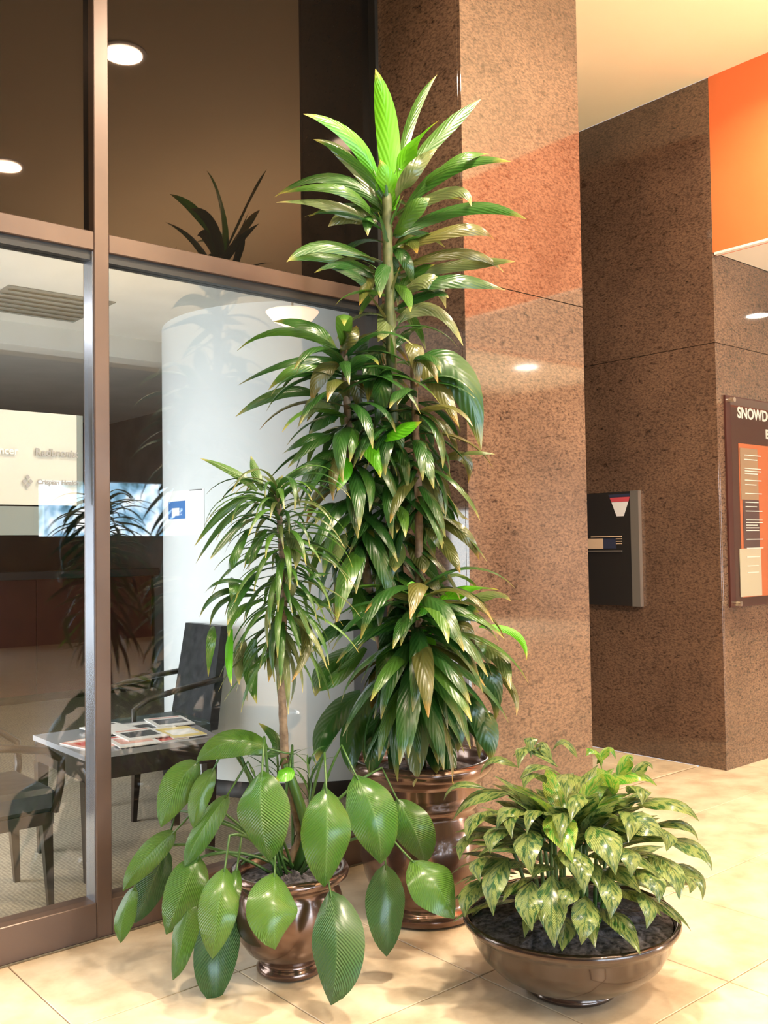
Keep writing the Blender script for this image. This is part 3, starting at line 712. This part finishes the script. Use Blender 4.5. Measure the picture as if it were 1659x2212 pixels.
def hero(fn, sc, rows, root, zbase, prof='lance', rnd=0.05, **kw):
    """rows: (bx,by, mx,my, tx,ty, width, material, depth offset of middle, of tip)"""
    for q in rows:
        bx, by, mx, my, tx, ty, wd, mt = q[:8]; dm, dt = (q[8], q[9]) if len(q) > 8 else (random.uniform(-0.16, 0.02), random.uniform(-0.26, 0.04))
        zb = zbase + (q[10] if len(q) > 10 else 0)
        A = P(*fn(bx, by), zb); B = P(*fn(mx, my), zb+dm); C_ = P(*fn(tx, ty), zb+dt)
        pts = thru(A, B, C_, 12)
        width = wd/sc*zb/F_PX*(1.22 if prof == 'lance' else 1)
        mid = pts[6]; tocam = (CAM-mid).normalized()
        fac = tocam + Vector((0, 0, 0.5)) + Vector((random.uniform(-.35, .35), random.uniform(-.35, .35), 0.15))
        leaf(pts, width, fac, prof, mt, root, **{**dict(fold=0.28, ripple=0.10), **kw})
B_, G_, D_, O_, W_ = 'leaf_bright', 'leaf_mid', 'leaf_dark', 'leaf_olive', 'leaf_pale'
top = [
 (872,690, 850,330, 802,95, 80, B_, 0, -.05), (858,695, 852,590, 822,478, 82, B_, -.07, -.12),
 (812,575, 690,375, 498,285, 55, B_), (850,690, 690,470, 545,393, 58, W_), (892,575, 955,420, 1070,312, 72, B_), (905,520, 965,280, 1062,120, 38, G_, .12, .2),
 (940,520, 1100,345, 1247,222, 55, G_, .05, .1), (882,670, 965,520, 1062,432, 55, W_), (930,680, 1120,510, 1372,486, 60, G_), (990,600, 1150,475, 1282,455, 42, G_),
 (852,700, 620,552, 376,636, 48, G_), (800,720, 640,600, 400,622, 40, G_), (800,750, 590,665, 383,658, 50, W_), (800,735, 700,705, 603,760, 75, W_), (810,745, 775,730, 770,800, 45, G_),
 (800,905, 585,840, 428,910, 48, G_), (800,950, 600,890, 430,905, 40, G_), (800,980, 670,920, 545,955, 40, D_), (800,1040, 700,955, 590,930, 38, D_), (785,925, 765,1000, 735,1092, 50, O_),
 (880,800, 960,690, 1032,640, 70, G_), (895,720, 1120,610, 1207,675, 50, W_), (890,800, 1180,680, 1442,730, 60, D_), (895,860, 1170,770, 1303,815, 50, O_), (890,850, 945,815, 978,875, 55, O_),
 (895,940, 1170,870, 1345,955, 42, O_), (895,970, 1200,915, 1392,908, 46, W_), (900,1030, 1130,985, 1350,1028, 60, D_), (890,1060, 970,960, 1052,920, 48, G_), (900,1060, 1030,985, 1100,1105, 62, W_),
 (895,1100, 1040,1040, 1110,1062, 42, D_), (895,1160, 1050,1105, 1172,1262, 60, W_), (880,1270, 950,1200, 1022,1188, 44, D_), (835,1085, 850,1160, 812,1245, 66, W_), (850,1290, 800,1320, 770,1500, 80, D_),
 (640,1300, 530,1180, 372,1160, 66, D_), (640,1290, 690,1220, 722,1178, 66, O_), (722,1305, 770,1230, 812,1195, 50, D_), (680,1325, 450,1330, 222,1430, 34, D_), (650,1370, 490,1350, 350,1450, 44, G_),
 (560,1470, 400,1460, 212,1562, 46, D_), (870,760, 790,620, 760,560, 50, G_, .1, .15), (880,600, 800,520, 700,480, 36, G_, .1, .2), (875,850, 930,900, 960,1010, 44, D_), (860,900, 830,960, 822,1060, 48, D_), (880,1000, 930,1040, 950,1120, 40, G_),
]
hero(S4, 1.952, top, td, ZT)
midl = [
 (880,470, 1010,620, 1165,935, 120, O_), (900,450, 1170,560, 1325,1100, 210, D_), (800,335, 860,400, 872,650, 105, O_), (570,1010, 720,965, 898,898, 115, B_, -.1, -.15, -.1), (425,1050, 545,1110, 602,1300, 105, B_, -.1, -.15, -.1),
 (340,1150, 340,1240, 295,1398, 105, B_, -.05, -.1, -.1), (860,1275, 950,1330, 1062,1560, 105, W_), (1010,1185, 1200,1150, 1232,1342, 70, O_), (1140,1130, 1290,1120, 1425,1132, 26, W_), (880,880, 1060,930, 1165,1150, 55, O_),
 (960,1590, 1190,1690, 1312,1892, 80, O_), (940,1640, 1080,1800, 1175,1985, 80, O_), (640,510, 600,700, 545,985, 120, D_), (400,590, 450,700, 485,905, 90, O_), (450,1280, 470,1500, 560,1730, 120, D_),
 (720,1365, 745,1500, 720,1695, 105, W_), (640,1720, 700,1830, 705,1975, 130, W_), (810,1730, 890,1850, 915,1985, 115, O_), (930,1630, 1010,1700, 1020,1820, 100, W_), (270,790, 120,770, 8,945, 100, W_),
 (300,480, 180,560, 110,760, 100, O_), (300,850, 200,880, 90,990, 90, D_), (300,980, 120,1050, -60,1230, 70, D_), (250,1000, 80,1020, -100,1130, 60, D_), (300,1100, 150,1200, 0,1420, 90, G_), (300,1180, 80,1220, -150,1380, 60, D_),
 (690,1100, 740,1180, 750,1370, 90, G_), (830,1000, 900,1060, 960,1200, 70, O_), (780,1380, 850,1400, 960,1560, 120, D_), (480,1700, 560,1850, 600,2050, 100, D_), (1000,1300, 1120,1500, 1240,1600, 50, O_),
 (330,1500, 230,1500, 130,1640, 80, D_), (330,1600, 260,1650, 230,1800, 90, G_), (380,1700, 300,1800, 280,1950, 90, W_), (620,880, 720,1000, 740,1150, 80, D_),
]
hero(S8, 3.318, midl, td, ZT-0.08)
low = [
 (945,895, 1000,970, 972,1042, 72, B_, -.04, -.08, -.1), (985,1075, 1010,1170, 935,1272, 82, B_, -.04, -.08, -.1), (735,920, 750,1040, 802,1142, 60, G_), (1040,1010, 1180,925, 1322,925, 55, B_), (1130,1010, 1280,945, 1372,972, 42, W_),
 (1040,1100, 1180,1090, 1192,1275, 72, O_), (1010,1150, 1070,1230, 1068,1405, 80, O_), (1190,1175, 1310,1190, 1372,1345, 66, W_), (1240,1080, 1390,1110, 1440,1222, 28, B_), (1190,1250, 1290,1290, 1308,1480, 75, D_),
 (1250,1230, 1370,1330, 1397,1455, 28, O_), (890,1240, 830,1290, 788,1440, 84, O_), (905,1350, 965,1520, 962,1756, 100, 'leaf_pale', -.15, -.2), (1000,1370, 1085,1560, 1130,1745, 84, D_), (1180,1420, 1265,1500, 1290,1650, 105, D_),
 (1080,1320, 1140,1450, 1150,1610, 74, D_), (740,1360, 610,1480, 556,1650, 90, D_), (790,1370, 710,1540, 712,1710, 92, D_), (830,1440, 800,1580, 788,1720, 84, D_), (740,1170, 610,1240, 548,1375, 90, G_),
 (760,1170, 640,1290, 540,1352, 50, G_), (760,1080, 640,1085, 535,1190, 50, D_), (760,930, 650,945, 555,1012, 48, G_), (860,1050, 860,1150, 905,1190, 70, D_), (900,1300, 890,1420, 850,1600, 90, D_), (1050,1400, 1050,1560, 1060,1700, 90, D_),
 (950,1250, 960,1300, 980,1370, 90, O_), (1150,1350, 1230,1450, 1240,1640, 70, D_), (1120,1150, 1240,1160, 1290,1260, 60, G_), (1080,1060, 1180,1020, 1290,1080, 60, D_), (1060,1030, 1150,1000, 1240,1020, 50, D_),
 (880,1130, 850,1200, 800,1330, 70, G_), (700,900, 780,1000, 820,1100, 60, D_), (1000,880, 1060,900, 1110,960, 50, O_),
]
hero(S5, 1.952, low, td, ZT-0.12)
def rosette(root, line, n, Lr, Wd, elev, droop, mats, az0=None, azr=None, zmin=0.0, shrink=0.0, tilt=12, bag=None):
    """leaves with golden-angle spacing along a cane, upright above and drooping below"""
    ga = 2.39996; a_ = random.random()*6
    for i in range(n):
        t = (i+0.5)/n; k = t*(len(line)-1); j = int(min(k, len(line)-2)); b = line[j].lerp(line[j+1], k-j)
        a_ += ga; az = a_
        if azr: az = az0 + ((a_ % (2*math.pi))/(2*math.pi)-0.5)*azr
        L = random.uniform(*Lr); e = elev[0] + (elev[1]-elev[0])*t + random.uniform(-10, 10); d = droop[0] + (droop[1]-droop[0])*t + random.uniform(-15, 15)
        # keep the leaves out of the glass front and the column behind
        tip = b + Vector((math.cos(az), math.sin(az), 0))*L*0.62
        if tip.y > GY-0.03 or (tip.x > 3.02 and tip.y > 2.98): L *= 0.45
        m_ = random.choice(mats)
        if bag is not None:
            me = pool_leaf('dr%d' % int(Wd*1000), 0.5, Wd, e, d, 'lance', m_)
            X = Matrix.Translation(b) @ Euler((R(random.uniform(-tilt, tilt)), 0, az)).to_matrix().to_4x4() @ Matrix.Scale(L, 4)
            n0 = len(bag[0]); bag[0].extend([X @ v.co for v in me.vertices]); bag[1].extend([tuple(n0+q for q in p.vertices) for p in me.polygons])
            uvl = me.uv_layers[0].data; uvv = [None]*len(me.vertices)
            for p in me.polygons:
                for li in p.loop_indices: uvv[me.loops[li].vertex_index] = tuple(uvl[li].uv)
            bag[2].extend(uvv); continue
        put_leaf(pool_leaf('dr%d' % int(Wd*1000), 0.5, Wd, e, d, 'lance', m_), b, az, L, R(random.uniform(-tilt, tilt)), root)
l1 = [P(836, 420, 3.98), P(838, 560, 3.98), P(850, 820, 3.95)]
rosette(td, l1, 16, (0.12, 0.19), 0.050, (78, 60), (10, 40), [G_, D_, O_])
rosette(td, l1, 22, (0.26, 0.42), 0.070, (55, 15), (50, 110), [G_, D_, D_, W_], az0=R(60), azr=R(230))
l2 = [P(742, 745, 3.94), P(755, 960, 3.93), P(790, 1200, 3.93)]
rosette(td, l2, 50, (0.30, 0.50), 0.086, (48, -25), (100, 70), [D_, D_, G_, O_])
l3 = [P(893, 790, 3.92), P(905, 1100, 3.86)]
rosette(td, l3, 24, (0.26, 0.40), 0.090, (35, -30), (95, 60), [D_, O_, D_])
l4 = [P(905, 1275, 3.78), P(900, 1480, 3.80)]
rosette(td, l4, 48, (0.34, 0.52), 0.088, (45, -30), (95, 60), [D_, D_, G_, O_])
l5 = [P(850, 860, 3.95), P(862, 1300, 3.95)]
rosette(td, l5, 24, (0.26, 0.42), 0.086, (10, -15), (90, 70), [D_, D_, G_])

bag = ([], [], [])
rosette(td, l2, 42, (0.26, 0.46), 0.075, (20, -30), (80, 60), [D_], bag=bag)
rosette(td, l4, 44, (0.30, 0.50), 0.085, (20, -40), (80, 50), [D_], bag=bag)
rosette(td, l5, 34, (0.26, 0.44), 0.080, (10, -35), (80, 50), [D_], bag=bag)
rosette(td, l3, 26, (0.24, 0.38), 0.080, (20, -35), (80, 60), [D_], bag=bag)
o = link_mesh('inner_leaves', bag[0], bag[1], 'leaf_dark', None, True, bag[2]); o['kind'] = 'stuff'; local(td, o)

# ---------------------------------------------------------------- left pot: broad-leaved lily with a slender dracaena
LX, LY = 1.985, 2.885
lp = thing('potted_lily', 'broad-leaved lily with a slender dracaena rising from the small bronze pot on the left', 'plant', (LX, LY, 0))
small = [(0.0, 0.001), (0.105, 0.001), (0.118, 0.010), (0.120, 0.022), (0.110, 0.036), (0.100, 0.044), (0.114, 0.055), (0.152, 0.085), (0.182, 0.13), (0.196, 0.185), (0.194, 0.24),
         (0.180, 0.285), (0.174, 0.303), (0.178, 0.318), (0.200, 0.326), (0.212, 0.338), (0.214, 0.352), (0.206, 0.364), (0.190, 0.365), (0.180, 0.352), (0.172, 0.32)]
lathe_pot(lp, LX, LY, small, 'pot_bronze')
disc_soil(lp, LX, LY, 0.178, 0.325, 0.02, 2)
ZL = 3.50
cl = cane(lp, [(LX+0.02, LY+0.03, 0.33), P(650, 1800, ZL), P(616, 1650, ZL), P(608, 1480, ZL), P(614, 1280, ZL), P(600, 1060, ZL)], 0.020, 0.010)
S6 = lambda x, y: (200+x/1.952, 1500+y/1.952)
V_, VD = 'leaf_lily', 'leaf_lily_dark'
lily = [   # base, middle, tip, width, material, depth offset base/mid/tip
 (715,320, 712,510, 745,705, 232, V_, -.20, -.30, -.26), (985,392, 990,590, 978,812, 215, V_, -.22, -.32, -.30), (1105,338, 1190,510, 1215,715, 220, V_, -.12, -.22, -.20),
 (1280,440, 1360,580, 1400,715, 170, V_, .02, -.04, 0), (1340,700, 1440,790, 1525,945, 215, V_, -.25, -.32, -.34), (1235,715, 1245,900, 1240,1105, 178, VD, -.12, -.18, -.2),
 (1000,825, 1030,1060, 1005,1310, 232, VD, -.30, -.45, -.50), (768,750, 765,900, 770,1075, 225, V_, -.30, -.42, -.44), (560,728, 530,900, 505,1115, 170, V_, -.28, -.40, -.42), (590,860, 530,1080, 525,1312, 200, VD, -.10, -.24, -.28),
 (450,680, 385,820, 310,1012, 180, V_, -.14, -.22, -.24), (410,860, 380,1020, 338,1205, 118, V_, -.20, -.28, -.32), (352,578, 235,680, 128,828, 110, V_, -.04, -.06, -.08), (310,650, 250,800, 178,965, 135, VD, 0, -.02, -.04), (180,810, 130,930, 118,1048, 98, V_, -.06, -.1, -.12),
 (745,235, 600,195, 438,280, 130, V_, -.05, -.08, -.1), (450,285, 360,380, 288,560, 155, V_, -.02, -.06, -.08), (515,310, 455,420, 425,565, 92, V_, -.05, -.1, -.12), (575,420, 470,560, 388,725, 110, V_, -.08, -.14, -.18), (832,305, 815,330, 770,362, 70, B_, -.06, -.1, -.12),
 (610,730, 590,830, 575,940, 70, V_, -.26, -.34, -.36), (720,260, 780,210, 700,120, 50, G_, 0, .02, .05),
]
pc = Vector((LX, LY, 0.33))
for q in lily:
    bx, by, mx, my, tx, ty, wd, mt, d0, d1, d2 = q
    A = P(*S6(bx, by), ZL+d0); B = P(*S6(mx, my), ZL+d1); C_ = P(*S6(tx, ty), ZL+d2)
    pts = thru(A, B, C_, 15)
    fac = (CAM-pts[7]).normalized() + Vector((0, 0, 0.55)) + Vector((random.uniform(-.45, .45), random.uniform(-.45, .45), 0))
    o = leaf(pts, wd/1.952*ZL/F_PX*(1+d1/ZL), fac, 'ovate', mt, lp, fold=0.34, ripple=0.10)
    s = pc + Vector((random.uniform(-.05, .05), random.uniform(-.05, .05), 0)); t0 = (pts[1]-pts[0]).normalized()
    top_ = A - t0*0.10 + Vector((0, 0, 0.04)); mid = s.lerp(top_, 0.55) + Vector((0, 0, 0.10))
    c1 = bez(s, mid, top_, 7) ; c2 = bez(top_, A - t0*0.03 + Vector((0, 0, 0.012)), pts[1], 5)
    pt = MB().tube(c1[:-1] + c2, [0.0055]*6 + [0.0045, 0.004, 0.004, 0.0035, 0.003], 6).build('petiole', 'stem_green', None, True); local(lp, pt)
S7b = lambda x, y: (420+x/3.627, 950+y/3.627)
sl = [
 (492,400, 300,250, 45,145, 58, G_, .02, .04), (532,400, 480,255, 442,125, 62, G_, .02, .04), (650,580, 640,420, 690,280, 110, D_, .02, .04), (480,430, 240,550, 0,835, 55, G_), (500,460, 240,640, 10,970, 48, D_), (500,500, 260,760, 120,940, 45, D_),
 (560,700, 440,900, 400,960, 70, G_), (660,1500, 680,1700, 655,1960, 120, W_), (590,1520, 600,1700, 580,1900, 62, O_), (470,1560, 440,1800, 490,2070, 95, G_), (400,1500, 350,1700, 352,1920, 82, W_), (290,1480, 270,1700, 290,1930, 50, B_), (150,1460, 130,1600, 108,1860, 60, G_),
 (800,1370, 880,1580, 760,1900, 80, O_), (480,1060, 330,1250, 260,1450, 60, D_), (500,1150, 250,1100, 80,1200, 30, D_), (480,1180, 200,1200, 40,1390, 42, D_), (500,1220, 230,1260, 120,1470, 40, D_), (540,1250, 330,1350, 270,1550, 60, G_),
 (780,1180, 930,1240, 1080,1330, 66, D_), (780,1150, 940,1060, 1080,1050, 40, D_), (720,1000, 760,1100, 740,1300, 80, W_), (640,900, 700,1000, 690,1200, 90, G_), (700,700, 790,820, 790,1010, 90, W_), (420,700, 320,900, 250,1080, 60, G_), (300,1080, 320,1160, 290,1290, 80, G_),
]
hero(S7b, 3.627, sl, lp, ZL)
rosette(lp, [P(598, 1050, ZL), P(612, 1200, ZL), P(613, 1400, ZL)], 165, (0.20, 0.35), 0.040, (50, -25), (110, 60), [G_, G_, D_, W_])
sh = [P(640, 1760, ZL+.02), P(650, 1700, ZL+.02)]
rosette(lp, [P(600, 1700, ZL), P(605, 1640, ZL)], 12, (0.10, 0.17), 0.030, (75, 40), (30, 70), [G_, D_])
rosette(lp, [P(668, 1740, ZL+.06), P(668, 1640, ZL+.06)], 14, (0.12, 0.22), 0.034, (75, 40), (30, 80), [D_, G_])

gs = MB().tube([(LX+0.03, LY+0.0, 0.33), P(668, 1800, ZL-.03), P(632, 1690, ZL-.03), P(618, 1650, ZL-.03)], [0.022, 0.021, 0.017, 0.012], 10).build('green_stem', 'stem_green', None, True); local(lp, gs)
# ---------------------------------------------------------------- bowl with the variegated plant
WX, WY = 2.603, 2.12
bp_ = thing('potted_aglaonema', 'low variegated plant with silvery green leaves in the wide shallow bronze bowl', 'plant', (WX, WY, 0))
bowl = [(0.0, 0.001), (0.140, 0.001), (0.150, 0.008), (0.152, 0.020), (0.140, 0.026), (0.150, 0.034), (0.205, 0.052), (0.262, 0.086), (0.305, 0.130), (0.330, 0.175), (0.340, 0.210), (0.348, 0.222), (0.358, 0.230), (0.363, 0.240), (0.361, 0.252), (0.353, 0.258), (0.346, 0.252), (0.338, 0.236), (0.325, 0.22)]
o = lathe_pot(bp_, WX, WY, bowl, 'pot_bowl', 64)
disc_soil(bp_, WX, WY, 0.336, 0.236, 0.035, 3)
S7 = lambda x, y: (900+x/2.186, 1500+y/2.186)
C0 = Vector((WX, WY, 0.30)); EA, EC = 0.40, 0.46
def dome(px, py, k):
    """where the sight line meets the dome of foliage scaled by k"""
    d = FW*F_PX + RT*(px-CX) - UP*(py-CY)
    s = Vector((1/(EA*k), 1/(EA*k), 1/(EC*k)))
    o_ = Vector(((CAM-C0).x*s.x, (CAM-C0).y*s.y, (CAM-C0).z*s.z)); e = Vector((d.x*s.x, d.y*s.y, d.z*s.z))
    a_, b_, c_ = e.dot(e), 2*o_.dot(e), o_.dot(o_)-1; D = b_*b_-4*a_*c_
    t = (-b_ - math.sqrt(D))/(2*a_) if D > 0 else -b_/(2*a_)
    return CAM + d*t
NV, BV = 'leaf_variegated', 'leaf_variegated_new'
ag = [(545,880,545,1118,100), (640,850,650,1195,112), (800,950,778,1182,95), (740,905,693,1018,74), (885,850,915,1062,82), (1040,920,1085,1108,66), (430,770,362,1045,100), (345,870,228,1052,96), (540,640,542,852,108), (640,560,735,795,122), (820,620,940,852,125),
 (900,615,1182,685,118), (1035,520,1335,600,112), (1180,690,1395,832,118), (1090,750,1240,968,115), (1220,800,1350,970,88), (1030,820,1145,985,95), (950,720,1012,862,92), (450,465,172,592,112), (330,445,128,500,55), (410,550,238,690,118), (350,650,203,782,92), (450,640,348,752,95),
 (540,560,378,635,80), (480,345,300,378,66), (670,345,452,292,74), (560,285,480,350,70), (700,395,488,400,78), (610,420,505,445,80), (730,400,705,495,95), (775,480,728,602,92), (860,430,1135,432,118), (760,300,640,268,60), (850,330,940,305,60), (940,410,1020,315,74), (1000,470,1065,520,90),
 (1110,620,1330,690,72), (990,420,1115,355,70), (750,740,792,945,92), (690,720,765,880,80), (350,760,300,885,80), (560,240,540,300,60), (880,370,800,290,90), (640,320,560,275,70), (930,480,850,380,90), (600,560,520,660,60), (1180,830,1290,940,80), (1100,640,1180,740,100), (480,560,450,680,70), (700,560,680,700,70), (980,560,1000,700,90)]
for k, (bx, by, tx, ty, wd) in enumerate(ag):
    A = dome(*S7(bx, by), 0.80); T = dome(*S7(tx, ty), 1.06)
    mid = (A+T)*0.5; out = (mid-C0).normalized(); mid = mid + out*0.035 + Vector((0, 0, 0.012))
    fac = out*1.0 + Vector((0, 0, 0.55)) + (CAM-mid).normalized()*0.5
    width = wd/2.186*3.2/F_PX*1.24
    leaf(thru(A, mid, T, 10), width, fac, 'ellip', BV if k in (31, 33, 42, 44, 34, 9) else NV, bp_, fold=0.22, ripple=0.05)
ga = 2.39996
for k in range(125):
    t = (k+0.5)/125; el = R(84*(1-t)**0.75 - 6); az = k*ga
    out = Vector((math.cos(el)*math.cos(az), math.cos(el)*math.sin(az), math.sin(el)))
    b = C0 + Vector((out.x*0.20, out.y*0.20, out.z*0.24 + 0.02))
    L = random.uniform(0.19, 0.26)
    put_leaf(pool_leaf('ag', 0.2, 0.072, math.degrees(el)*0.75+8, random.choice([40, 60, 80]), 'ellip', NV if k > 6 else BV, fold=0.22), b, az, L, R(random.uniform(-18, 18)), bp_)
for k in range(16):
    az = k*ga; r_ = 0.03+0.10*(k/16)**0.5
    s = Vector((WX+r_*math.cos(az), WY+r_*math.sin(az), 0.235)); e = C0 + Vector((0.17*math.cos(az)*(k/16+.3), 0.17*math.sin(az)*(k/16+.3), 0.26-0.1*k/16))
    q = MB().tube(bez(s, s.lerp(e, 0.5)+Vector((0, 0, 0.05)), e, 6), 0.007, 7).build('stem', 'stem_green', None, True); local(bp_, q)
bpy.context.view_layer.update()
